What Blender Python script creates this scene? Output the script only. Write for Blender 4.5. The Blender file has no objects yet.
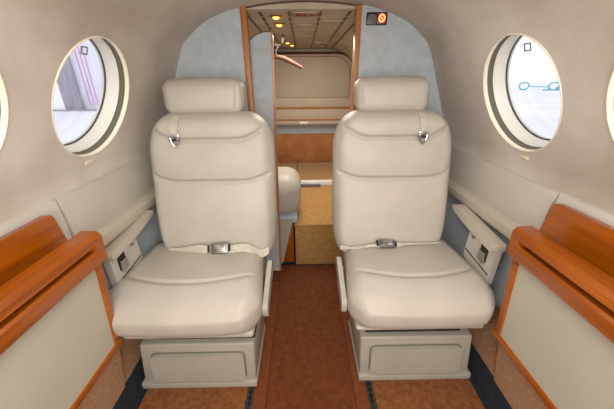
import bpy, bmesh, math, random
from mathutils import Vector, Matrix
random.seed(7)
C = bpy.context.scene.collection
PI = math.pi

# ------------------------------------------------------------------ camera, world, lights
scn = bpy.context.scene
scn.view_settings.view_transform = 'Standard'
scn.view_settings.look = 'None'
scn.view_settings.gamma = 1
scn.view_settings.use_curve_mapping = False
scn.view_settings.exposure = 0.80
cd = bpy.data.cameras.new('camera'); cam = bpy.data.objects.new('camera', cd); C.objects.link(cam)
cam.location = (-0.015, 0, 1.12)
cam.rotation_euler = (Matrix.Rotation(math.radians(-0.6), 4, 'Z') @ Matrix.Rotation(math.radians(90 - 23.6), 4, 'X') @ Matrix.Rotation(math.radians(-0.5), 4, 'Z')).to_euler()
cd.sensor_width = 36; cd.lens = 36 * 285 / 614; cd.clip_start = 0.02; cd.clip_end = 400
scn.camera = cam
w = bpy.data.worlds.new('sky'); scn.world = w; w.use_nodes = True
bg = w.node_tree.nodes['Background']
bg.inputs[0].default_value = (1.0, 1.0, 1.0, 1); bg.inputs[1].default_value = .8

def area(name, loc, target, size, sy, power, col=(1, 1, 1)):
    l = bpy.data.lights.new(name, 'AREA'); l.shape = 'RECTANGLE'; l.size = size; l.size_y = sy
    l.energy = power; l.color = col
    o = bpy.data.objects.new(name, l); C.objects.link(o); o.location = loc
    d = Vector(target) - Vector(loc)
    o.rotation_euler = d.to_track_quat('-Z', 'Y').to_euler()
    return o
area('rear_fill_light', (0, -0.95, 1.0), (0, 0.9, 0.62), 0.9, 0.7, 11.5, (1, .98, .95))  # added fill behind the camera to brighten the cabin ahead
area('overhead_fill_light', (0, 0.25, 1.40), (0, 0.3, 0), 0.5, 1.2, 4.5, (1, .97, .92))  # added overhead fill under the ceiling, not a fitted lamp
area('ceiling_strip_light_port', (-0.30, 0.1, 1.36), (-0.22, 0.5, 0.2), 0.06, 1.4, 1.3, (1, .94, .86))
area('ceiling_strip_light_starboard', (0.30, 0.1, 1.36), (0.22, 0.5, 0.2), 0.06, 1.4, 1.3, (1, .94, .86))
area('compartment_light', (0.0, 2.1, 1.37), (0, 2.2, 0.3), 0.35, 1.0, 8, (1, .92, .80))

# ------------------------------------------------------------------ materials
def lin(c):
    return tuple(((v / 255) / 12.92 if v / 255 <= .04045 else ((v / 255 + .055) / 1.055) ** 2.4) for v in c) + (1,)
def mat(name, rgb, rough=.6, rgb2=None, scale=6, bump=0, bscale=200, metal=0, coat=0, sheen=0, detail=4, spec=.5,
        emit=0, stretch=None, contrast=(.35, .65)):
    m = bpy.data.materials.new(name); m.use_nodes = True
    nt = m.node_tree; n = nt.nodes; l = nt.links; b = n['Principled BSDF']
    b.inputs['Base Color'].default_value = lin(rgb); b.inputs['Roughness'].default_value = rough
    b.inputs['Metallic'].default_value = metal; b.inputs['Coat Weight'].default_value = coat
    b.inputs['Coat Roughness'].default_value = .08
    b.inputs['Sheen Weight'].default_value = sheen; b.inputs['Specular IOR Level'].default_value = spec
    tc = n.new('ShaderNodeTexCoord'); src = tc.outputs['Object']
    if stretch:
        mp = n.new('ShaderNodeMapping'); mp.inputs['Scale'].default_value = stretch
        l.new(src, mp.inputs[0]); src = mp.outputs[0]
    if rgb2:
        nz = n.new('ShaderNodeTexNoise'); nz.inputs['Scale'].default_value = scale; nz.inputs['Detail'].default_value = detail
        l.new(src, nz.inputs['Vector'])
        r = n.new('ShaderNodeValToRGB'); r.color_ramp.elements[0].color = lin(rgb); r.color_ramp.elements[1].color = lin(rgb2)
        r.color_ramp.elements[0].position = contrast[0]; r.color_ramp.elements[1].position = contrast[1]
        l.new(nz.outputs['Fac'], r.inputs[0]); l.new(r.outputs[0], b.inputs['Base Color'])
    if bump:
        nb = n.new('ShaderNodeTexNoise'); nb.inputs['Scale'].default_value = bscale; nb.inputs['Detail'].default_value = 3
        l.new(tc.outputs['Object'], nb.inputs['Vector'])
        bp = n.new('ShaderNodeBump'); bp.inputs['Strength'].default_value = bump; bp.inputs['Distance'].default_value = .002
        l.new(nb.outputs['Fac'], bp.inputs['Height']); l.new(bp.outputs[0], b.inputs['Normal'])
    if emit:
        b.inputs['Emission Color'].default_value = lin(rgb); b.inputs['Emission Strength'].default_value = emit
    return m
M = {}
M['suede'] = mat('suede', (176, 163, 148), .95, (216, 208, 198), 2.6, .5, 260, sheen=.25, detail=7)
M['leather'] = mat('leather', (180, 172, 160), .42, (187, 179, 168), 9, .22, 320, spec=.4)
M['vinyl'] = mat('vinyl', (196, 189, 178), .5, (203, 197, 187), 5, .15, 400)
M['vinyl_pale'] = mat('vinyl_pale', (196, 192, 180), .5, (204, 199, 188), 5, .15, 400)
M['ledge'] = mat('ledge_vinyl', (198, 190, 174), .45, None, bump=.1)
M['blue_carpet'] = mat('blue_grey_carpet', (168, 182, 194), 1, (186, 198, 208), 160, 1, 500, sheen=.3)
M['tan_carpet'] = mat('tan_carpet', (168, 124, 88), 1, (196, 152, 112), 120, 1, 420, sheen=.08)
M['tan_floor'] = mat('tan_floor_carpet', (116, 66, 28), 1, (142, 88, 42), 60, 1, 420, sheen=.05)
M['aisle'] = mat('aisle_carpet', (92, 40, 2), 1, (110, 54, 6), 50, 1, 420, sheen=.04)
M['binding'] = mat('binding', (104, 48, 10), .9, (120, 60, 16), 60, .6, 400)
M['navy'] = mat('navy_floor', (26, 29, 38), .9, (38, 42, 52), 80, .8, 300)
M['cabinet_white'] = mat('cabinet_white', (188, 184, 166), .55, (194, 190, 172), 4)
M['wood'] = mat('orange_wood', (130, 60, 2), .3, (180, 94, 8), 4, 0, coat=.25, stretch=(14, .8, 14), detail=8, contrast=(.25, .75))
M['wood_brown'] = mat('brown_wood', (70, 34, 14), .5, (92, 48, 22), 8, 0, coat=.05, stretch=(8, 8, 1))
M['wood_edge'] = mat('wood_edge', (164, 104, 56), .4, (188, 126, 74), 6, 0, coat=.2, stretch=(8, 8, 1))
M['ring_grey'] = mat('mark_grey', (150, 148, 152), .6)
M['slot_shadow'] = mat('slot_shadow', (60, 26, 8), .7)  # shadow inside the table slot, put into a dark wood colour
M['panel_grey'] = mat('bulkhead_fabric', (176, 184, 188), .9, (188, 195, 198), 30, .3, 600)
M['cream'] = mat('cream_plastic', (236, 228, 204), .4)
M['shade'] = mat('shade_gap', (98, 92, 74), .6)
M['ring'] = mat('window_ring', (228, 226, 214), .35)
M['gasket'] = mat('gasket', (70, 70, 66), .6)
M['base'] = mat('seat_base_plastic', (168, 163, 150), .5, (174, 169, 156), 6, .1, 300)
M['groove'] = mat('groove', (120, 114, 104), .6)
M['dark'] = mat('dark_metal', (32, 30, 30), .6)
M['chrome'] = mat('chrome', (200, 200, 200), .25, metal=1)
M['steel'] = mat('steel', (150, 148, 142), .4, metal=1)
M['webbing'] = mat('belt_webbing', (178, 172, 154), .5, (194, 188, 172), 90, .1, 400)
M['headliner'] = mat('aft_headliner', (178, 164, 148), .9, (192, 180, 164), 8, .3, 300)
M['brown_panel'] = mat('brown_panel', (158, 102, 54), .8, (178, 122, 70), 10, .3, 300)
M['step'] = mat('step_carpet', (162, 118, 62), 1, (180, 136, 78), 40, .8, 350, sheen=.2)
M['pad'] = mat('padded_panel', (184, 166, 146), .6, (192, 176, 156), 5)
M['brass'] = mat('brass', (220, 170, 70), .3, metal=1)
M['lamp'] = mat('lamp', (255, 204, 110), .4, emit=1.2)
M['exit'] = mat('exit_red', (138, 58, 34), .5, emit=.05)
M['orange_light'] = mat('sign_orange', (255, 150, 96), .4, emit=1.0)
M['sign_black'] = mat('sign_black', (26, 20, 20), .35)
M['sign_grey'] = mat('sign_grey', (104, 92, 92), .5)
M['white'] = mat('white_plastic', (235, 235, 232), .4)
M['hangar'] = mat('hangar_metal', (150, 144, 158), .8, (172, 166, 178), 3, stretch=(3, 3, .2))
M['pink'] = mat('pink_stripe', (214, 150, 205), .8)
M['apron'] = mat('apron', (216, 218, 228), .9, (228, 230, 238), .2)
M['teal'] = mat('teal_paint', (84, 178, 196), .6)
g = bpy.data.materials.new('window_glass'); g.use_nodes = True
nt = g.node_tree; nt.nodes.clear()
o_ = nt.nodes.new('ShaderNodeOutputMaterial'); mx = nt.nodes.new('ShaderNodeMixShader')
tr = nt.nodes.new('ShaderNodeBsdfTransparent'); gl = nt.nodes.new('ShaderNodeBsdfGlossy'); gl.inputs['Roughness'].default_value = .02
tr.inputs[0].default_value = (.97, .97, 1, 1)
mx.inputs[0].default_value = .05
nt.links.new(tr.outputs[0], mx.inputs[1]); nt.links.new(gl.outputs[0], mx.inputs[2]); nt.links.new(mx.outputs[0], o_.inputs[0])
M['glass'] = g

# ------------------------------------------------------------------ helpers
def link(name, me, m=None, parent=None):
    o = bpy.data.objects.new(name, me); C.objects.link(o)
    if m: me.materials.append(m)
    if parent: o.parent = parent
    return o
def fin(name, bm, m, parent=None, smooth=True, angle=40):
    bmesh.ops.recalc_face_normals(bm, faces=bm.faces[:])
    me = bpy.data.meshes.new(name); bm.to_mesh(me); bm.free()
    if smooth:
        for p in me.polygons: p.use_smooth = True
        me.set_sharp_from_angle(angle=math.radians(angle))
    return link(name, me, m, parent)
def tag(o, label=None, cat=None, group=None, kind=None):
    if label: o['label'] = label
    if cat: o['category'] = cat
    if group: o['group'] = group
    if kind: o['kind'] = kind
    return o
def empty(name, loc=(0, 0, 0)):
    o = bpy.data.objects.new(name, None); C.objects.link(o); o.location = loc; o.empty_display_size = .1
    return o
def box(bm, a, b, bevel=0, seg=2):
    cx = [(a[i] + b[i]) / 2 for i in range(3)]; s = [abs(b[i] - a[i]) for i in range(3)]
    r = bmesh.ops.create_cube(bm, size=1, matrix=Matrix.Translation(cx) @ Matrix.Diagonal((*s, 1)))
    if bevel:
        es = list({e for v in r['verts'] for e in v.link_edges})
        bmesh.ops.bevel(bm, geom=es, offset=min(bevel, min(s) * .48), segments=seg, affect='EDGES', profile=.5)
def bx(name, a, b, m, parent=None, bevel=.004, seg=2):
    bm = bmesh.new(); box(bm, a, b, bevel, seg); return fin(name, bm, m, parent)
def rbox(w_, d, h, r, nx, ny, nz):
    """dense rounded box centred on the origin"""
    bm = bmesh.new(); hx, hy, hz = w_ / 2, d / 2, h / 2
    def face(n1, n2, f):
        vs = [[bm.verts.new(f(-1 + 2 * i / n1, -1 + 2 * j / n2)) for j in range(n2 + 1)] for i in range(n1 + 1)]
        for i in range(n1):
            for j in range(n2): bm.faces.new((vs[i][j], vs[i + 1][j], vs[i + 1][j + 1], vs[i][j + 1]))
    for s in (-1, 1):
        face(nx, nz, lambda u, v: (u * hx, s * hy, v * hz))
        face(nx, ny, lambda u, v: (u * hx, v * hy, s * hz))
        face(ny, nz, lambda u, v: (s * hx, u * hy, v * hz))
    bmesh.ops.remove_doubles(bm, verts=bm.verts[:], dist=1e-5)
    r = min(r, hx * .99, hy * .99, hz * .99)
    for v in bm.verts:
        c = Vector((max(-hx + r, min(hx - r, v.co.x)), max(-hy + r, min(hy - r, v.co.y)), max(-hz + r, min(hz - r, v.co.z))))
        d_ = v.co - c
        if d_.length > 1e-7: v.co = c + d_.normalized() * r
    return bm
def lathe(bm, prof, seg=64):
    rows = []
    for k in range(seg):
        a = 2 * PI * k / seg
        rows.append([bm.verts.new((r * math.cos(a), r * math.sin(a), d)) for r, d in prof])
    for k in range(seg):
        p, q = rows[k], rows[(k + 1) % seg]
        for i in range(len(prof) - 1): bm.faces.new((p[i], q[i], q[i + 1], p[i + 1]))
def tube(bm, pts, r, seg=8, caps=True):
    pts = [Vector(p) for p in pts]; rings = []
    rr = r if isinstance(r, (list, tuple)) else [r] * len(pts)
    for i, p in enumerate(pts):
        t = (pts[min(i + 1, len(pts) - 1)] - pts[max(i - 1, 0)]).normalized()
        up = Vector((0, 0, 1)) if abs(t.z) < .9 else Vector((1, 0, 0))
        a = t.cross(up).normalized(); b = t.cross(a)
        rings.append([bm.verts.new(p + (a * math.cos(2 * PI * k / seg) + b * math.sin(2 * PI * k / seg)) * rr[i]) for k in range(seg)])
    for i in range(len(rings) - 1):
        for k in range(seg): bm.faces.new((rings[i][k], rings[i][(k + 1) % seg], rings[i + 1][(k + 1) % seg], rings[i + 1][k]))
    if caps: bm.faces.new(rings[0]); bm.faces.new(rings[-1])
def prism_y(bm, poly, y0, y1):
    """poly of (x,z) extruded along Y"""
    a = [bm.verts.new((x, y0, z)) for x, z in poly]; b = [bm.verts.new((x, y1, z)) for x, z in poly]
    bm.faces.new(a); bm.faces.new(b[::-1]); n = len(poly)
    for i in range(n): bm.faces.new((a[i], a[(i + 1) % n], b[(i + 1) % n], b[i]))
def prism_x(bm, poly, x0, x1):
    a = [bm.verts.new((x0, y, z)) for y, z in poly]; b = [bm.verts.new((x1, y, z)) for y, z in poly]
    bm.faces.new(a); bm.faces.new(b[::-1]); n = len(poly)
    for i in range(n): bm.faces.new((a[i], a[(i + 1) % n], b[(i + 1) % n], b[i]))
def bevel_all(bm, off, seg=2, ang=25):
    es = [e for e in bm.edges if len(e.link_faces) == 2 and e.calc_face_angle(0) > math.radians(ang)]
    bmesh.ops.bevel(bm, geom=es, offset=off, segments=seg, affect='EDGES', profile=.5)
def arc_poly(pts, rad, n=6):
    """round the corners of a 2-D polygon; rad = radius per corner"""
    out = []; N = len(pts)
    for i in range(N):
        p = Vector(pts[i]); a = Vector(pts[i - 1]) - p; b = Vector(pts[(i + 1) % N]) - p
        r = rad[i] if isinstance(rad, (list, tuple)) else rad
        r = min(r, a.length * .49, b.length * .49)
        if r < 1e-5: out.append(tuple(p)); continue
        A = p + a.normalized() * r; B = p + b.normalized() * r
        for k in range(n + 1):
            t = k / n; q = A * (1 - t) ** 2 + p * 2 * t * (1 - t) + B * t * t
            out.append(tuple(q))
    return out
def catmull(P, n=6):
    out = []
    for i in range(len(P) - 1):
        p0, p1, p2, p3 = P[max(i - 1, 0)], P[i], P[i + 1], P[min(i + 2, len(P) - 1)]
        for k in range(n):
            t = k / n
            out.append(tuple(.5 * (2 * p1[j] + (p2[j] - p0[j]) * t + (2 * p0[j] - 5 * p1[j] + 4 * p2[j] - p3[j]) * t * t +
                                   (3 * p1[j] - p0[j] - 3 * p2[j] + p3[j]) * t ** 3) for j in range(len(p1))))
    out.append(tuple(P[-1])); return out
def strip(bm, prof, y0, y1, ny=1, thick=0):
    """open profile of (x,z) swept along Y, given a thickness away from the cabin axis"""
    n = len(prof); nor = []
    for i in range(n):
        a = Vector(prof[max(i - 1, 0)]); b = Vector(prof[min(i + 1, n - 1)]); t = (b - a).normalized()
        m_ = Vector((t.y, -t.x)); c = Vector(prof[i]) - Vector((0, .7))
        if m_.dot(c) < 0: m_ = -m_
        nor.append(m_)
    out = [tuple(Vector(prof[i]) + nor[i] * thick) for i in range(n)]
    loop = list(prof) + out[::-1]
    prism_y(bm, loop, y0, y1) if ny == 1 else None

# ------------------------------------------------------------------ cabin shell
Y0, Y1 = -1.5, 1.445
LOW = [(.735, -.02), (.735, .79), (.695, .825), (.690, .87)]
UP = catmull([(.690, .87), (.6175, 1.055), (.547, 1.235), (.497, 1.295), (.41, 1.354), (.28, 1.397), (.14, 1.418), (0, 1.425)], 8)
ARCH = UP[:]                                  # half section above the window line
SPLIT = 20
WIN_Y = [.885, .452, -.025, -.48, -.935]
WN = Vector((.931, 0, .365)); WC = Vector((.6115, 0, 1.07))

def win_matrix(s, y):
    n = Vector((s * WN.x, 0, WN.z)).normalized(); u = Vector((0, 1, 0)); v = n.cross(u) * 1.06
    m_ = Matrix((( u.x, v.x, n.x, s * WC.x), (u.y, v.y, n.y, y), (u.z, v.z, n.z, WC.z), (0, 0, 0, 1)))
    return m_
for s, side in ((-1, 'left'), (1, 'right')):
    bm = bmesh.new()
    prof = [(s * x, z) for x, z in LOW[:-1] + UP[:SPLIT + 1]]
    strip(bm, prof, Y0, Y1, 1, .022)
    wall = fin('wall_' + side, bm, M['suede'], angle=30); tag(wall, kind='structure')
    cb = bmesh.new()
    for y in WIN_Y:
        t = bmesh.new(); bmesh.ops.create_cone(t, cap_ends=True, segments=72, radius1=.161, radius2=.161, depth=.22, matrix=win_matrix(s, y))
        me = bpy.data.meshes.new('t'); t.to_mesh(me); t.free(); cb.from_mesh(me); bpy.data.meshes.remove(me)
    me = bpy.data.meshes.new('cut'); cb.to_mesh(me); cb.free()
    cut = bpy.data.objects.new('cut', me); C.objects.link(cut)
    md = wall.modifiers.new('b', 'BOOLEAN'); md.operation = 'DIFFERENCE'; md.solver = 'EXACT'; md.object = cut
    dg = bpy.context.evaluated_depsgraph_get(); dg.update()
    new = bpy.data.meshes.new_from_object(wall.evaluated_get(dg))
    wall.modifiers.clear(); wall.data = new
    bpy.data.objects.remove(cut)
    for p in new.polygons: p.use_smooth = True
    new.set_sharp_from_angle(angle=math.radians(30))
    # --- panels low on the side wall
    def pr(name, poly, y0, y1, m, bev=.004):
        b_ = bmesh.new(); prism_y(b_, [(s * x, z) for x, z in poly], y0, y1); bevel_all(b_, bev, 3)
        return fin(name, b_, m, wall)
    G = lambda poly: [(x * 1.045, 1.12 - (1.12 - z) * 1.045) for x, z in poly]
    pr('padded_panel', G([(.678, .70), (.650, .70), (.646, .77), (.652, .842), (.678, .846)]), .724, 1.405, M['vinyl'], .007)
    pr('padded_panel', G([(.678, .62), (.654, .62), (.650, .77), (.656, .842), (.678, .846)]), -1.4, .718, M['vinyl_pale'], .006)
    pr('armrest_ledge', G([(.678, .655), (.630, .655), (.622, .668), (.624, .690), (.650, .704), (.678, .704)]), .70, 1.405, M['ledge'], .005)
    pr('side_carpet', [(.735, .02), (.690, .10), (.688, .40), (.692, .64), (.735, .64)], .70, 1.405, M['blue_carpet'], .003)
    pr('lower_carpet', [(.692, .095), (.686, .095), (.676, .25), (.680, .36), (.692, .36)], .695, 1.405, M['tan_carpet'], .003)
    pr('lower_carpet', [(.73, .095), (.680, .095), (.640, .345), (.73, .345)], -1.4, .70, M['tan_carpet'], .004)
    pr('kick_strip', [(.73, 0), (.662, 0), (.680, .095), (.73, .095)], -1.4, 1.405, M['navy'], .003)
# ceiling
prof = [(-x, z) for x, z in UP[SPLIT:]] + [(x, z) for x, z in UP[SPLIT:-1][::-1]]
bm = bmesh.new(); strip(bm, prof, Y0, Y1, 1, .022)
tag(fin('ceiling', bm, M['suede'], angle=30), kind='structure')
# back of the cabin (behind the camera)
bm = bmesh.new(); poly = [(-.735, -.02), (-.735, .79), (-.695, .825)] + [(-x, z) for x, z in UP] + [(x, z) for x, z in UP[::-1]][1:] + [(.695, .825), (.735, .79), (.735, -.02)]
prism_y(bm, poly, Y0 - .03, Y0 + .005); tag(fin('wall_back', bm, M['suede']), kind='structure')
# floor
fl = bx('floor', (-.735, Y0, -.04), (.735, 3.15, 0), M['navy'], bevel=0); tag(fl, kind='structure')

# ------------------------------------------------------------------ windows
wn = 0
for s, side in ((-1, 'left'), (1, 'right')):
    for y in WIN_Y:
        wn += 1
        e = empty('window_%d' % wn); e.matrix_world = win_matrix(s, y); tag(e, kind='structure')
        def lt(name, prof, m, parent=e, seg=72):
            b_ = bmesh.new(); lathe(b_, prof, seg); return fin(name, b_, m, parent, angle=50)
        lt('bezel', [(.1600, .012), (.1590, .000), (.1598, -.0015), (.1615, -.0015), (.1625, .000), (.1625, .003), (.1608, .004), (.1608, .012)], M['cream'])
        lt('shadow_gap', [(.1603, .010), (.1607, .032), (.158, .032)], M['shade'])  # olive band paints in the shadow of the gap behind the bezel
        lt('inner_ring', [(.1606, .034), (.1590, .030), (.1578, .032), (.1560, .058), (.1550, .061), (.1540, .063), (.1530, .078), (.1520, .080), (.1635, .082), (.1635, .036)], M['ring'])
        lt('gasket', [(.1535, .068), (.1510, .069), (.1510, .073), (.1535, .075)], M['gasket'])
        b_ = bmesh.new(); bmesh.ops.create_cone(b_, cap_ends=True, segments=72, radius1=.1528, radius2=.1528, depth=.003, matrix=Matrix.Translation((0, 0, .0735)))
        fin('glass_pane', b_, M['glass'], e)
        if y > .5:
            # small outlined mark near the top of the pane and a pale placard under the bezel
            b_ = bmesh.new()
            u0, v0 = (.01, -.105 * s)
            # local axes: x = cabin +Y, y = n x u (down on the left, up on the right)
            t = s
            sgn = 1 if win_matrix(s, y).col[1].z > 0 else -1
            cy = .108 * sgn
            pts = [(-.012, -.009), (.012, -.009), (.012, .009), (-.012, .009)]
            for i in range(4):
                a, b2 = pts[i], pts[(i + 1) % 4]
                tube(b_, [(a[0] + .040, a[1] + cy, .0690), (b2[0] + .040, b2[1] + cy, .0690)], .0019, 6)
            fin('pane_mark', b_, M['ring_grey'], e)
            b_ = bmesh.new(); box(b_, (-.028, -.186 * sgn, -.002), (.012, -.176 * sgn, .001), .0005)
            fin('placard', b_, M['cream'], e)

# ------------------------------------------------------------------ floor coverings
def floor_patch(name, poly, z0, z1, m, parent=None, bev=.004):
    bm = bmesh.new()
    a = [bm.verts.new((x, y, z0)) for x, y in poly]; b = [bm.verts.new((x, y, z1)) for x, y in poly]
    bm.faces.new(a[::-1]); bm.faces.new(b); n = len(poly)
    for i in range(n): bm.faces.new((a[i], a[(i + 1) % n], b[(i + 1) % n], b[i]))
    bevel_all(bm, bev, 2, 40)
    return fin(name, bm, m, parent)
r_ = floor_patch('aisle_carpet', [(-.168, Y0 + .02), (.168, Y0 + .02), (.168, 1.555), (-.168, 1.555)], .0005, .010, M['aisle'])
tag(r_, 'dark red-brown carpet runner along the aisle between the seats', 'carpet')
for s in (-1, 1):
    floor_patch('binding_strip', [(s * .170, Y0 + .02), (s * .219, Y0 + .02), (s * .219, 1.40), (s * .170, 1.40)], .0005, .0085, M['binding'], r_)
    floor_patch('side_strip', [(s * .170, 1.405), (s * .50, 1.405), (s * .50, 1.56), (s * .170, 1.56)], .0005, .009, M['aisle'], r_)
    c = floor_patch('seat_carpet', arc_poly([(s * .246, Y0 + .02), (s * .640, Y0 + .02), (s * .640, 1.40), (s * .246, 1.40)], [0, .06, 0, 0]), .0005, .009, M['tan_floor'])
    tag(c, 'tan floor carpet under and in front of the %s seat' % ('left' if s < 0 else 'right'), 'carpet', 'tan floor carpets')
    bm = bmesh.new(); box(bm, (s * .222, Y0 + .02, .0005), (s * .243, 1.40, .006), .001)
    tr_ = fin('seat_track', bm, M['gasket'])
    tag(tr_, 'notched metal floor track on the aisle side of the %s seat' % ('left' if s < 0 else 'right'), 'seat track', 'seat tracks')
    bm = bmesh.new(); y = .2
    while y < 1.1:
        bmesh.ops.create_cone(bm, cap_ends=True, segments=12, radius1=.0085, radius2=.0085, depth=.002, matrix=Matrix.Translation((s * .232, y, .0066)))
        box(bm, (s * .2285, y, .0058), (s * .2355, y + .022, .0076)); y += .022
    tag(fin('track_slot', bm, M['dark'], tr_), kind='stuff')

# ------------------------------------------------------------------ forward bulkhead with aisle opening
OX = .236
for s, side in ((-1, 'left'), (1, 'right')):
    bm = bmesh.new()
    ei, eo = (.247, .272) if s < 0 else (.212, .236)
    sec = [p for p in UP if p[0] > eo]
    sec = [(.735, -.01), (.735, .79), (.695, .825)] + sec + [(eo, 1.40), (eo, -.01)]
    prism_y(bm, [(s * x, z) for x, z in sec], 1.412, 1.44)
    b = fin('wall_front_' + side, bm, M['panel_grey'], angle=30); tag(b, kind='structure')
    t = bx('door_edge', (s * ei, 1.404, .012), (s * eo, 1.45, 1.404), M['wood_edge'], None, .004)
    t.name = 'trim_%d' % (1 if s < 0 else 2); tag(t, kind='structure')
bm = bmesh.new()
top = [(x, z) for x, z in prof if abs(x) < .27]
low = [(x, z - .007) for x, z in top]
prism_y(bm, [(x, z - .001) for x, z in top] + low[::-1], 1.428, 1.446)
t = fin('trim_3', bm, M['wood_brown']); tag(t, kind='structure')

bm = bmesh.new(); hd = [(x, z) for x, z in prof if -.275 < x < .24]
prism_y(bm, [(x, z - .001) for x, z in hd] + [(.24, 1.394), (-.275, 1.394)], 1.4295, 1.4445)
tag(fin('wall_front_top', bm, M['headliner']), kind='structure')
# lit no smoking sign on the right bulkhead panel
sg = empty('cabin_sign', (.299, 1.409, 1.353)); tag(sg, 'small black lit sign with an orange ring on the right bulkhead', 'sign')
def ch(name, a, b, m, parent, bev=.001): return bx(name, a, b, m, parent, bev)
ch('sign_case', (-.043, -.012, -.023), (.043, .002, .023), M['sign_black'], sg, .003)
ch('unlit_panel', (-.037, -.0135, -.016), (-.003, -.0118, .016), M['sign_grey'], sg)
ch('lit_panel', (.003, -.0132, -.018), (.037, -.0118, .018), mat('sign_glow', (120, 44, 24), .4, emit=.5), sg)
bm = bmesh.new(); pts = [(.020 + .0115 * math.cos(a), -.0145, .001 + .0125 * math.sin(a)) for a in [2 * PI * k / 24 for k in range(25)]]
tube(bm, pts, .0036, 8); tube(bm, [(.012, -.0145, .009), (.028, -.0145, -.008)], .002, 6)
fin('lit_ring', bm, M['orange_light'], sg)

# ------------------------------------------------------------------ compartment beyond the bulkhead
AP = catmull([(.575, .80), (.565, 1.0), (.53, 1.17), (.42, 1.33), (.262, 1.395)], 5)
for s, side in ((-1, 'left'), (1, 'right')):
    bm = bmesh.new(); strip(bm, [(s * .575, -.02)] + [(s * x, z) for x, z in AP], 1.441, 3.16, 1, .02)
    tag(fin('wall_compartment_' + side, bm, M['headliner']), kind='structure')
bm = bmesh.new(); box(bm, (-.300, 1.441, 1.393), (.300, 3.16, 1.41), .001)
ov = fin('ceiling_compartment', bm, M['headliner']); tag(ov, kind='structure')
bm = bmesh.new()
for s in (-1, 1): tube(bm, [(s * .262, 1.45, 1.391), (s * .262, 3.1, 1.391)], .004, 6)
fin('ceiling_joint', bm, M['sign_black'], ov)
for k, x in enumerate((-.200, -.072, .068, .196)):
    bm = bmesh.new(); y = 1.47
    while y < 3.0:
        box(bm, (x - .006, y, 1.390), (x + .006, y + .085, 1.394)); y += .13
    fin('vent_slots', bm, M['sign_black'], ov)
for (a, b2, y0, y1) in ((-.165, -.10, 1.62, 1.70), (-.04, .045, 1.78, 1.86), (.09, .18, 1.68, 1.76), (-.045, .045, 2.2, 2.28)):
    bx('ceiling_panel', (a, y0, 1.389), (b2, y1, 1.3935), M['pad'], ov, .001)
for i, (x, y) in enumerate(((-.135, 1.56), (-.135, 1.76), (-.13, 2.55), (-.10, 2.72))):
    L = empty('reading_light', (x, y, 1.392))
    b_ = bmesh.new(); bmesh.ops.create_cone(b_, cap_ends=True, segments=24, radius1=.034, radius2=.030, depth=.006, matrix=Matrix.Translation((0, 0, -.003)))
    fin('light_rim', b_, M['brass'], L)
    b_ = bmesh.new(); bmesh.ops.create_uvsphere(b_, u_segments=20, v_segments=10, radius=.016, matrix=Matrix.Translation((0, 0, -.006)) @ Matrix.Diagonal((1, 1, .5, 1)))
    fin('bulb', b_, M['lamp'], L)
    tag(L, ['round brass reading light in the compartment ceiling, nearest the bulkhead', 'round brass reading light in the compartment ceiling, second from the bulkhead',
            'round brass reading light far back on the left of the compartment ceiling', 'round brass reading light at the far end of the compartment ceiling'][i], 'light', 'ceiling reading lights')
def text(name, body, size, mtx, m, parent, ext=.001):
    cu = bpy.data.curves.new('txt', 'FONT'); cu.body = body; cu.size = size; cu.extrude = ext; cu.align_x = 'CENTER'; cu.align_y = 'CENTER'
    t = bpy.data.objects.new('txt', cu); C.objects.link(t)
    dg = bpy.context.evaluated_depsgraph_get(); me = bpy.data.meshes.new_from_object(t.evaluated_get(dg)); bpy.data.objects.remove(t)
    me.transform(mtx); me.materials.clear(); return link(name, me, m, parent)
for i, (x, y, wd, lab) in enumerate(((-.002, 1.50, .056, 'red EXIT sign on the compartment ceiling beside the bulkhead opening'),
                                     (.15, 2.62, .056, 'red EXIT sign at the far end of the compartment ceiling'))):
    S = empty('exit_sign', (x, y, 1.392)); tag(S, lab, 'sign', 'ceiling exit signs')
    bm = bmesh.new(); box(bm, (-wd, -.03, -.005), (wd, .03, 0), .001)
    fin('sign_plate', bm, M['headliner'], S)
    fr = bmesh.new(); P = [(-wd, -.03, -.006), (wd, -.03, -.006), (wd, .03, -.006), (-wd, .03, -.006), (-wd, -.03, -.006)]
    for k in range(4): tube(fr, [P[k], P[k + 1]], .0012, 6)
    fin('sign_frame', fr, M['exit'], S)
    # readable from below, looking forward
    text('sign_lettering', 'EXIT', .042, Matrix.Translation((0, 0, -.0065)) @ Matrix(((1, 0, 0, 0), (0, -1, 0, 0), (0, 0, -1, 0), (0, 0, 0, 1))) @ Matrix.Rotation(PI, 4, 'Z') @ Matrix.Diagonal((-1, 1, 1, 1)) if False else
         Matrix.Translation((0, 0, -.0065)) @ Matrix.Rotation(PI, 4, 'X') @ Matrix.Diagonal((1, -1, 1, 1)) @ Matrix.Diagonal((1, 1, -1, 1)), M['exit'], S)

# raised floor, step, threshold
st = empty('carpeted_step', (0, 1.57, 0)); tag(st, 'raised tan carpeted step beyond the bulkhead opening at the end of the aisle', 'step')
bx('riser', (-.075, 0, .0), (.50, .03, .285), M['step'], st, .006)
tag(bx('floor_compartment', (-.57, 1.96, .0), (-.085, 3.05, .299), M['step'], None, .003), kind='structure')
bx('tread', (-.08, -.004, .278), (.56, 1.50, .300), M['step'], st, .008)
ts = bx('threshold_strip', (-.075, 2.27, .3005), (.26, 2.31, .340), M['white']); tag(ts, 'bright metal threshold strip across the carpeted floor beyond the seats', 'threshold strip')
bx('threshold_plate', (-.07, 2.235, .3005), (.12, 2.27, .318), M['sign_grey'], ts, .001).parent = ts
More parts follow.
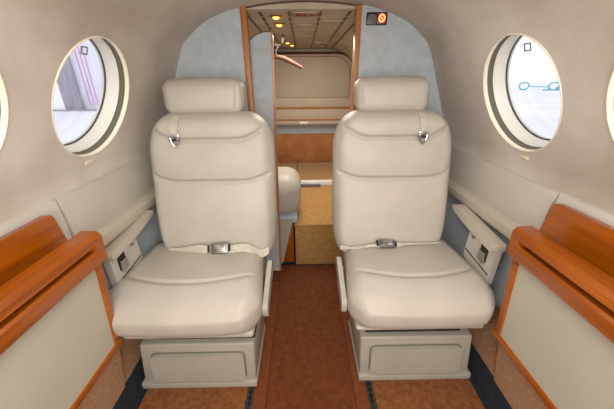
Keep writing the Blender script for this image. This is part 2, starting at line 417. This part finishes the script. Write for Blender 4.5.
# rear wall
wf = bx('wall_compartment_back', (-.60, 3.10, -.02), (.60, 3.16, 1.41), M['headliner'], bevel=0); tag(wf, kind='structure')
pts = []
AR = arc_poly([(-.50, .96), (-.50, 1.355), (.50, 1.355), (.50, .96)], [0, .24, .24, 0], 14)
bm = bmesh.new(); prism_y(bm, AR, 3.07, 3.099); bevel_all(bm, .006, 2, 60)
ap = fin('arched_panel', bm, M['pad']); tag(ap, 'padded beige arched panel on the far wall of the compartment', 'wall panel')
bm = bmesh.new(); A2 = arc_poly([(-.47, .97), (-.47, 1.325), (.45, 1.325), (.45, .97)], [0, .20, .20, 0], 14)
tube(bm, [(x, 3.068, z) for x, z in A2], .004, 6); fin('inner_piping', bm, M['brown_panel'], ap)
bm = bmesh.new(); A3 = [(-.50, .60)] + AR[0:] + [(.50, .60)]
tube(bm, [(x, 3.066, z) for x, z in AR] , .011, 8); fin('arch_trim', bm, M['wood_brown'], ap)
sh = empty('storage_ledge', (0, 3.02, .70)); tag(sh, 'beige banded storage ledge below the arched panel at the far wall', 'ledge')
bx('upper_band', (-.52, -.04, .17), (.52, .07, .26), M['pad'], sh, .008)
bx('dividing_rail', (-.52, -.05, .155), (.52, .06, .170), M['brown_panel'], sh, .003)
bx('lower_band', (-.52, -.05, .055), (.52, .07, .155), M['pad'], sh, .008)
bx('lower_rail', (-.52, -.06, .045), (.52, .06, .058), M['brown_panel'], sh, .003)
bx('bottom_band', (-.52, -.055, .008), (.52, .07, .045), M['pad'], sh, .004)
bx('white_tag', (-.05, -.062, .012), (.03, -.054, .036), M['white'], sh, .001)
bx('blue_backing', (-.56, 3.06, .60), (.56, 3.099, .708), M['blue_carpet'], None, .002).name = 'divan_back_strip'
tag(bpy.data.objects['divan_back_strip'], 'blue-grey carpeted strip below the storage ledge', 'wall panel')
bp_ = bx('storage_bin', (-.56, 3.02, .3005), (.56, 3.099, .60), M['brown_panel'], None, .01); tag(bp_, 'brown low front panel standing on the raised floor at the far wall', 'panel')

# sliding partition half closed on the left of the opening
pd = empty('door_1', (-.19, 1.50, 0)); tag(pd, kind='structure')
poly = [(-.052, .014), (.030, .014), (.048, 1.318), (.02, 1.319), (-.02, 1.306), (-.052, 1.285)]
bm = bmesh.new(); prism_y(bm, poly, -.01, .01); fin('door_panel', bm, M['panel_grey'], pd)
bm = bmesh.new(); prism_y(bm, [(.030, .014), (.040, .014), (.058, 1.322), (.048, 1.322)], -.013, .013); fin('door_edge', bm, M['wood_edge'], pd)
bm = bmesh.new(); tube(bm, [(-.052, 0, 1.287), (-.02, 0, 1.308), (.02, 0, 1.321), (.05, 0, 1.322)], .004, 6); fin('top_edge', bm, M['chrome'], pd)
pd.location.x = -.205

# coat hanger beyond the partition
hg = empty('coat_hanger', (-.19, 2.15, 1.30)); tag(hg, 'brown wooden coat hanger behind the grey sliding partition', 'coat hanger')
bm = bmesh.new()
for s in (-1, 1):
    tube(bm, [(0, 0, -.035), (s * .05, 0, -.045), (s * .11, 0, -.072), (s * .175, 0, -.105)], [.013, .015, .014, .010], 10)
fin('hanger_arms', bm, M['wood_brown'], hg)
bm = bmesh.new(); tube(bm, [(0, 0, -.035), (0, 0, .0), (.012, 0, .02), (.0, 0, .04), (-.014, 0, .03)], .003, 8); fin('hanger_hook', bm, M['steel'], hg)
rd = bmesh.new(); tube(rd, [(-.50, 2.15, 1.330), (-.16, 2.15, 1.330), (-.145, 2.15, 1.345), (-.14, 2.15, 1.393)], .006, 10)
tag(fin('hanging_rod', rd, M['gasket']), 'thin metal hanging rod holding the wooden coat hanger', 'rod')

# folding side seat beyond the left seat
fs = empty('side_facing_seat', (-.16, 1.50, 0)); tag(fs, 'small beige side seat with rounded cushion behind the left seat', 'seat')
bm = rbox(.31, .34, .27, .10, 20, 18, 16)
o = fin('cushion', bm, M['leather'], fs); o.location = (-.03, .24, .462)
bx('grey_underside', (-.15, .075, .305), (.10, .38, .350), M['blue_carpet'], fs, .01)
bm = bmesh.new(); prism_y(bm, [(-.01, .336), (.075, .336), (.0, .02), (-.03, .02)], .06, .10); bevel_all(bm, .004)
fin('support_bracket', bm, M['base'], fs)
bx('side_cabinet', (-.05, .105, .0), (.074, .145, .300), M['wood'], fs, .003)
bx('pedestal', (-.20, .10, .0), (-.052, .36, .335), M['wood_brown'], fs, .003)

# ------------------------------------------------------------------ passenger seats
def ribbon(bm, pts, wv, th=.0016):
    """webbing: centre points, half-width vectors"""
    L = []
    for p, v in zip(pts, wv):
        p = Vector(p); v = Vector(v); L.append((p - v, p + v))
    n = len(L); off = Vector((0, -th, th * .6))
    rows = [[bm.verts.new(a), bm.verts.new(b), bm.verts.new(b + off), bm.verts.new(a + off)] for a, b in L]
    for i in range(n - 1):
        for k in range(4): bm.faces.new((rows[i][k], rows[i][(k + 1) % 4], rows[i + 1][(k + 1) % 4], rows[i + 1][k]))
    bm.faces.new(rows[0]); bm.faces.new(rows[-1][::-1])
def gauss(d, w_): return math.exp(-(d / w_) ** 2)
def smooth(t): t = max(0, min(1, t)); return t * t * (3 - 2 * t)

def make_seat(s, dy, label, cw, co, bw, bo_, ho):
    """s = -1 left of the aisle, +1 right of it; built in world units around the seat's own base point"""
    cx = s * .385
    root = empty('passenger_seat', (cx - .008, .90 + dy, .009)); tag(root, label, 'seat', 'leather passenger seats')
    L = lambda x: x * s            # outboard positive
    # cushion
    W, D, H = cw, .42, .155
    bm = rbox(W, D, H, .058, 64, 84, 18)
    for v in bm.verts:
        x, y, z = v.co; u = x / (W / 2); q = (y + D / 2) / D
        top = smooth((z) / (H / 2 - .02)) if z > 0 else 0
        zz = z
        zz += top * .014 * (1 - u * u) * math.sin(PI * max(0, min(1, q)))
        ys = -D / 2 + .105 + .080 * max(0, abs(u) - .12) ** 1.7
        fade = smooth((.93 - abs(u)) / .12)
        zz -= top * .011 * gauss(y - ys, .006) * fade
        zz += top * .004 * gauss(y - ys + .03, .03) * fade
        zz -= .018 * smooth((.30 - q) / .30) * top
        wx = 1.04 - .10 * smooth(q)
        xx = x * wx * (1 - .10 * smooth((.20 - q) / .20) * abs(u) ** 3)
        yy = y - .015 * (1 - u * u) * smooth((.2 - q) / .2) * (1 if z < .05 else .6)
        # rolled-over front
        yy += .012 * max(0, -z / (H / 2)) * smooth((.3 - q) / .3)
        v.co = (xx, yy, zz)
    o = fin('seat_cushion', bm, M['leather'], root, angle=180); o.location = (co, -.025, .405); cush = o
    # pan
    bx('cushion_pan', (co - cw * .46, -.200, .306 + (.006 if s > 0 else 0)), (co + cw * .46, .17, .334), M['leather'], root, .012, 3)
    # base
    base = bmesh.new()
    xi, xo, bi, bo = -.190 * s, .225 * s, -.178 * s, .262 * s
    f, r_b = -.150, .13
    V = [base.verts.new(p) for p in ((bi, f, 0), (bo, f, 0), (bo, r_b, 0), (bi, r_b, 0), (xi, f - .012, .240), (xo, f - .012, .240), (xo, r_b, .240), (xi, r_b, .240))]
    for q in ((0, 1, 2, 3), (4, 5, 6, 7), (0, 1, 5, 4), (1, 2, 6, 5), (2, 3, 7, 6), (3, 0, 4, 7)): base.faces.new([V[i] for i in q])
    bmesh.ops.recalc_face_normals(base, faces=base.faces[:]); bevel_all(base, .008, 3)
    b = fin('seat_base', base, M['base'], root)
    pbm = bmesh.new()
    poly = arc_poly([(-.145 * s, .052), (.205 * s, .052), (.190 * s, .198), (-.150 * s, .198)], .022, 6)
    prism_y(pbm, poly, -.012, 0); bevel_all(pbm, .004, 2, 50)
    for v in pbm.verts: v.co.y += f - .006 - .012 * (v.co.z / .225)
    fin('front_panel', pbm, M['base'], b)
    gr = bmesh.new(); pl = [(x * 1.0, f - .0035 - .012 * (z / .225), z) for x, z in poly]; tube(gr, pl + [pl[0]], .0028, 6, caps=False)
    fin('panel_groove', gr, M['groove'], b)
    bx('skirt', (-.183 * s, f - .012, 0), (.267 * s, r_b, .030), M['base'], b, .005)
    bx('swivel_frame', (-.17, -.14, .239), (.19, .15, .308), M['dark'], root, .006)
    # backrest
    W, D, H = bw, .12, .585
    bm = rbox(W, D, H, .052, 64, 16, 130)
    for v in bm.verts:
        x, y, z = v.co; u = x / (W / 2); dt = H / 2 - z
        fx = 1 - .25 * max(0, 1 - dt / .15) ** 2.2 - .05 * max(0, (dt - .33) / .255) ** 2
        if dt > .44: fx -= (.24 if x * s > 0 else .10) * ((dt - .44) / .145) ** 2.6
        front = smooth(-y / (D / 2 - .01)) if y < 0 else 0
        puff = .020 * (1 - abs(u) ** 2.6)
        s1 = .092 - .055 * max(0, abs(u) - .50) ** 1.4 * 2.2
        s2 = .245 - .040 * max(0, abs(u) - .55) ** 1.4 * 2.4
        fade = smooth((.97 - abs(u)) / .1)
        gv = .013 * gauss(dt - s1, .0058) * fade + .013 * gauss(dt - s2, .0058) * fade
        pads = .007 * (math.sin(PI * min(1, max(0, dt / s1)))) if dt < s1 else (.008 * math.sin(PI * (dt - s1) / (s2 - s1)) if dt < s2 else .010 * math.sin(PI * min(1, (dt - s2) / (H - s2))))
        yy = y - front * (puff + pads * fade - gv)
        bol = .010 * gauss(abs(u) - .97, .16) * smooth((dt - .25) / .1) * front
        yy -= bol * .4
        v.co = (x * fx, yy, z)
    # lean back
    for v in bm.verts:
        v.co.y += (v.co.z + H / 2) * .20
    o = fin('backrest', bm, M['leather'], root, angle=180); o.location = (bo_, .145, .415 + H / 2); back = o
    # backrest bolster seams run down both edges
    # headrest
    W, D, H = (.315 if s < 0 else .300), .10, .130
    bm = rbox(W, D, H, .040, 44, 18, 24)
    for v in bm.verts:
        x, y, z = v.co; u = x / (W / 2)
        tz = (z + H / 2) / H
        fr = smooth(-y / (D / 2)) if y < 0 else 0
        y += fr * .007 * gauss(-u * s - .80 - .06 * math.sin(PI * tz), .035) * (1 if s < 0 else .4)
        y2 = y - fr * .012 * (1 - u * u) * math.sin(PI * tz)
        v.co = (x * (.955 + .045 * smooth(tz)), y2 + tz * .02, z + .006 * (1 - u * u) * (tz - .3))
    h = fin('headrest', bm, M['leather'], root, angle=180); h.location = (ho + (.004 if s < 0 else 0), .282, 1.052)
    bx('headrest_post', (ho - .10, .245, .955), (ho - .08, .262, 1.0), M['dark'], root, .003)
    bx('headrest_post', (ho + .08, .245, .955), (ho + .10, .262, 1.0), M['dark'], root, .003)
    # shoulder belt strap with metal fitting
    hx = ho + .087 * s + (.012 if s > 0 else 0)
    from mathutils.bvhtree import BVHTree
    bv = BVHTree.FromPolygons([v.co + back.location for v in back.data.vertices], [p.vertices[:] for p in back.data.polygons])
    cv = BVHTree.FromPolygons([v.co + cush.location for v in cush.data.vertices], [p.vertices[:] for p in cush.data.polygons])
    def fy(x, z):
        h_ = bv.ray_cast(Vector((x, -1, z)), Vector((0, 1, 0)))[0]
        return h_.y if h_ else .2
    def tz(x, y):
        h_ = cv.ray_cast(Vector((x, y, 2)), Vector((0, 0, -1)))[0]
        return h_.z if h_ else .47
    hs = bmesh.new(); zz = [.992, .975, .96, .945, .93]
    ribbon(hs, [(hx, fy(hx, z) - .003, z) for z in zz], [(.013, 0, 0)] * 5, .003)
    hb = fin('shoulder_strap', hs, M['webbing'], root)
    y9 = fy(hx, .925) - .004
    cl = bmesh.new(); box(cl, (hx - .018, y9 - .008, .918), (hx + .018, y9 + .002, .934), .003)
    tube(cl, [(hx - .014, y9 - .008, .92), (hx - .010, y9 - .008, .898), (hx, y9 - .008, .885), (hx + .010, y9 - .008, .898), (hx + .014, y9 - .008, .92)], .004, 8)
    fin('belt_fitting', cl, M['chrome'], hb)
    cl = bmesh.new(); box(cl, (hx - .017, y9 - .011, .908), (hx + .017, y9 - .006, .916), .001)
    fin('fitting_slot', cl, M['dark'], hb)
    # outboard armrest with latch panel
    ax = .020 if s < 0 else .008
    def side(name, poly, x0, x1, m, parent, bev, seg=3):
        bm = bmesh.new(); prism_x(bm, poly, L(x0 + ax), L(x1 + ax)); bevel_all(bm, bev, seg); return fin(name, bm, m, parent)
    ar = side('armrest', arc_poly([(-.125, .575), (-.125, .605), (.16, .632), (.165, .612), (.03, .588)], [.008, .012, .014, .01, 0], 4), .222, .268, M['ledge'], root, .006)
    side('side_panel', arc_poly([(-.118, .43), (-.122, .580), (.035, .595), (.045, .46), (-.02, .42)], [.02, .004, .004, .02, .02], 4), .240, .262, M['vinyl'], ar, .004)
    side('latch_recess', [(-.088, .512), (-.088, .572), (-.050, .572), (-.050, .512)], .236, .2415, M['dark'], ar, .001, 1)
    side('latch', [(-.086, .505), (-.084, .548), (-.056, .551), (-.052, .512)], .228, .240, M['chrome'], ar, .003, 2)
    side('lower_seam', [(-.115, .476), (-.115, .481), (.038, .495), (.038, .490)], .2385, .2405, M['gasket'], ar, .0005, 1)
    kn = bmesh.new(); bmesh.ops.create_cone(kn, cap_ends=True, segments=20, radius1=.008, radius2=.006, depth=.008, matrix=Matrix.Translation((L(.237 + ax), .0, .565)) @ Matrix.Rotation(PI / 2, 4, 'Y'))
    fin('knob', kn, M['chrome'], ar)
    # inboard armrest folded down beside the cushion
    bm = bmesh.new(); prism_x(bm, arc_poly([(-.15, .345), (-.155, .40), (.045, .458), (.065, .44), (.05, .40)], [.02, .02, .02, .02, .01], 4), co - s * (cw * .5 + .008), co - s * (cw * .5 + .026)); bevel_all(bm, .006, 3)
    fin('armrest', bm, M['base'], root)
    return root, fy, tz
sl = make_seat(-1, .008, 'beige leather seat on the left of the aisle, flat silver belt buckle on its cushion', .515, -.036, .490, .018, -.010)
sr = make_seat(1, .024, 'beige leather seat on the right of the aisle, its seat belt twisted and bunched', .485, .004, .478, -.034, -.040)

# lap belts (each a part of its seat, laid differently)
def belt(root, pts, wv, bpos, brot, sc, tilt):
    bm = bmesh.new(); P = catmull([tuple(p) + tuple(v) for p, v in zip(pts, wv)], 6)
    ribbon(bm, [p[:3] for p in P], [p[3:] for p in P], .002)
    b = fin('lap_belt', bm, M['webbing'], root)
    bk = bmesh.new(); T = Matrix.Translation(bpos) @ Matrix.Rotation(brot, 4, 'Y') @ Matrix.Rotation(math.radians(tilt), 4, 'X') @ Matrix.Scale(sc, 4)
    box(bk, (-.036, -.021, -.006), (.036, .021, .006), .004); bmesh.ops.transform(bk, matrix=T, verts=bk.verts)
    bo = fin('buckle', bk, M['steel'], b)
    bk = bmesh.new(); box(bk, (-.020, -.014, .006), (.026, .014, .0095), .002)
    bmesh.ops.transform(bk, matrix=T, verts=bk.verts); fin('buckle_plate', bk, M['chrome'], b)
    for q in ((-.049, -.041), (.039, .045)):
        bk = bmesh.new(); box(bk, (q[0], -.014, -.003), (q[1], .014, .006), .001)
        bmesh.ops.transform(bk, matrix=T, verts=bk.verts); fin('buckle_bar', bk, M['dark'], b)
    return b
def lay(seat, rows, h=.010):
    """rows of (x, extra gap from the backrest, extra height): keeps the webbing resting in the crease"""
    _, fy, tz = seat; out = []
    for x, gy, gz in rows:
        y = min(fy(x, .535), fy(x, .51)) - .016 - gy
        out.append((x, y, tz(x, y) + h + gz))
    return out
wt = (0, .008, .013)
pts = lay(sl, [(-.16, .0, .0), (-.11, .0, .0), (-.07, .004, .004), (-.03, .008, .008), (.0, .010, .004), (.06, .010, .005), (.10, .006, .008), (.15, .004, .010), (.20, .0, .006), (.232, -.004, .0)], .006)
bp = lay(sl, [(.045, .012, .008)])[0]
belt(sl[0], pts, [(0, .003, .004), (0, .004, .006), (0, .008, .010), (0, .009, .013), wt, wt, wt, (0, .009, .014), (0, .009, .014), (0, .008, .012)], bp, math.radians(-4), .95, 50)
pts = lay(sr, [(-.245, 0, 0), (-.20, .004, 0), (-.16, .008, -.002), (-.12, .006, .003), (-.08, .008, 0), (-.03, .008, .003), (.02, .004, .004), (.07, 0, .002), (.13, -.004, 0), (.17, -.006, 0)], .006)
bp = lay(sr, [(-.065, .010, .007)])[0]
belt(sr[0], pts, [(0, .006, .008), (0, .002, .004), (0, .006, .002), (0, .002, .005), (0, .006, .005), (0, .008, .006), (0, .002, .003), (0, .003, .002), (0, .002, .003), (0, .002, .003)], bp, math.radians(4), .85, 25)

# ------------------------------------------------------------------ fold-out table cabinets along both walls
def cabinet(s, label):
    K = 1.115; dx, dz = (-.014, .010) if s < 0 else (-.022, .006)
    bx_, bz = (.014, -.018) if s < 0 else (.008, -.004)
    X0, Yr, Z0 = s * .655, .69, .34
    root = empty('table_cabinet', (X0, Yr, Z0)); tag(root, label, 'cabinet', 'wood framed table cabinets')
    def P(name, poly, y0, y1, m, bev=.004, seg=3, parent=root):
        bm = bmesh.new(); prism_y(bm, [(s * (x * K + dx) - X0, 1.12 - (1.12 - z) * K - Z0 + dz) for x, z in poly], y0 * K - Yr, y1 * K - Yr); bevel_all(bm, bev, seg); return fin(name, bm, m, parent)
    ye, yn = .612, -1.20
    P('top_rail', [(.522, .754), (.522, .770), (.530, .779), (.566, .780), (.570, .775), (.570, .752), (.525, .752)], yn, ye, M['wood'], .005)
    P('lower_rail', [(.527, .702), (.525, .707), (.524, .733), (.529, .738), (.570, .738), (.570, .702)], yn, ye, M['wood'], .004)
    P('end_block', [(.525, .706), (.522, .768), (.531, .7795), (.566, .7805), (.5705, .775), (.570, .702), (.529, .702)], .588, ye + .003, M['wood'], .006)
    P('table_slot', [(.552, .725), (.552, .760), (.568, .760), (.568, .725)], yn, .590, M['slot_shadow'], .001, 1)
    P('table_edge', [(.542, .738), (.540, .742), (.542, .746), (.56, .746), (.56, .738)], yn, .57, M['wood_brown'], .002, 2)
    P('end_post', [(.556 + bx_, .435 + bz), (.540, .712), (.578, .712), (.600, .435 + bz)], .597, .612, M['wood'], .004)
    P('front_panel', [(.562 + bx_, .435 + bz), (.550, .712), (.578, .712), (.602, .435 + bz)], yn, .598, M['cabinet_white'], .002, 1)
    P('bottom_trim', [(.557 + bx_, .418 + bz), (.555 + bx_, .426 + bz), (.557 + bx_, .436 + bz), (.600, .436 + bz), (.600, .418 + bz)], yn, .622, M['wood'], .003)
    b = bmesh.new()
    poly = arc_poly([(-1.35, .68), (-1.35, .812), (.668 if s < 0 else .700, .812), (.690 if s < 0 else .720, .68)], [.01, .01, .016, .002], 5)
    prism_x(b, poly, s * .662, s * .676); bevel_all(b, .004, 3, 50)
    o = fin('wall_board', b, M['wood'])
    tag(o, 'glossy orange wood board standing against the %s wall above the cabinet' % ('left' if s < 0 else 'right'), 'board', 'wall boards')
cabinet(-1, 'orange wood framed table cabinet with pale panel along the left wall')
cabinet(1, 'orange wood framed table cabinet with pale panel along the right wall')

# ------------------------------------------------------------------ outside the windows
gp = bx('ground', (-150, -60, -1.35), (150, 160, -1.20), M['apron'], bevel=0); tag(gp, kind='structure')
hb = empty('hangar', (-19.4, 26.5, -1.2)); tag(hb, 'pale lavender metal hangar seen through the left window', 'building')
bx('door_leaf', (-1.4, 0, 0), (.1, 5, 8.5), M['hangar'], hb, .02)
bx('wall_block', (.1, .3, 0), (2.6, 5, 8.5), M['apron'], hb, .02)
for k in range(3): bx('stripe', (.65 + k * .34, .24, .4), (.71 + k * .34, .3, 5.0), M['pink'], hb, .01)
bx('base_band', (-9, -.3, -.0), (1.6, -.02, .12), M['hangar'], hb, .01)
tc_ = empty('ground_cart', (48.4, 62, -1.2)); tc_.scale = (.82,) * 3; tag(tc_, 'pale teal wheeled ground cart far outside the right window', 'cart')
def ringY(name, c, R, r, m, par):
    bm = bmesh.new(); tube(bm, [(c[0] + R * math.cos(a), c[1] - .6 * R * math.cos(a), c[2] + R * math.sin(a)) for a in [2 * PI * k / 28 for k in range(29)]], r, 8, False); return fin(name, bm, m, par)
ringY('wheel', (-3.2, 1.5, 1.0), .85, .16, M['teal'], tc_)
ringY('wheel', (2.0, -1.5, 1.0), .85, .16, M['teal'], tc_)
bm = bmesh.new(); tube(bm, [(-2.4, 1, .9), (1.2, -1, .8)], .10, 8); box(bm, (-.2, -1.4, -.0), (5.2, -1.0, .3), .05); box(bm, (3.0, -1.4, .4), (5.2, -1.0, .8), .05)
fin('frame', bm, M['teal'], tc_)
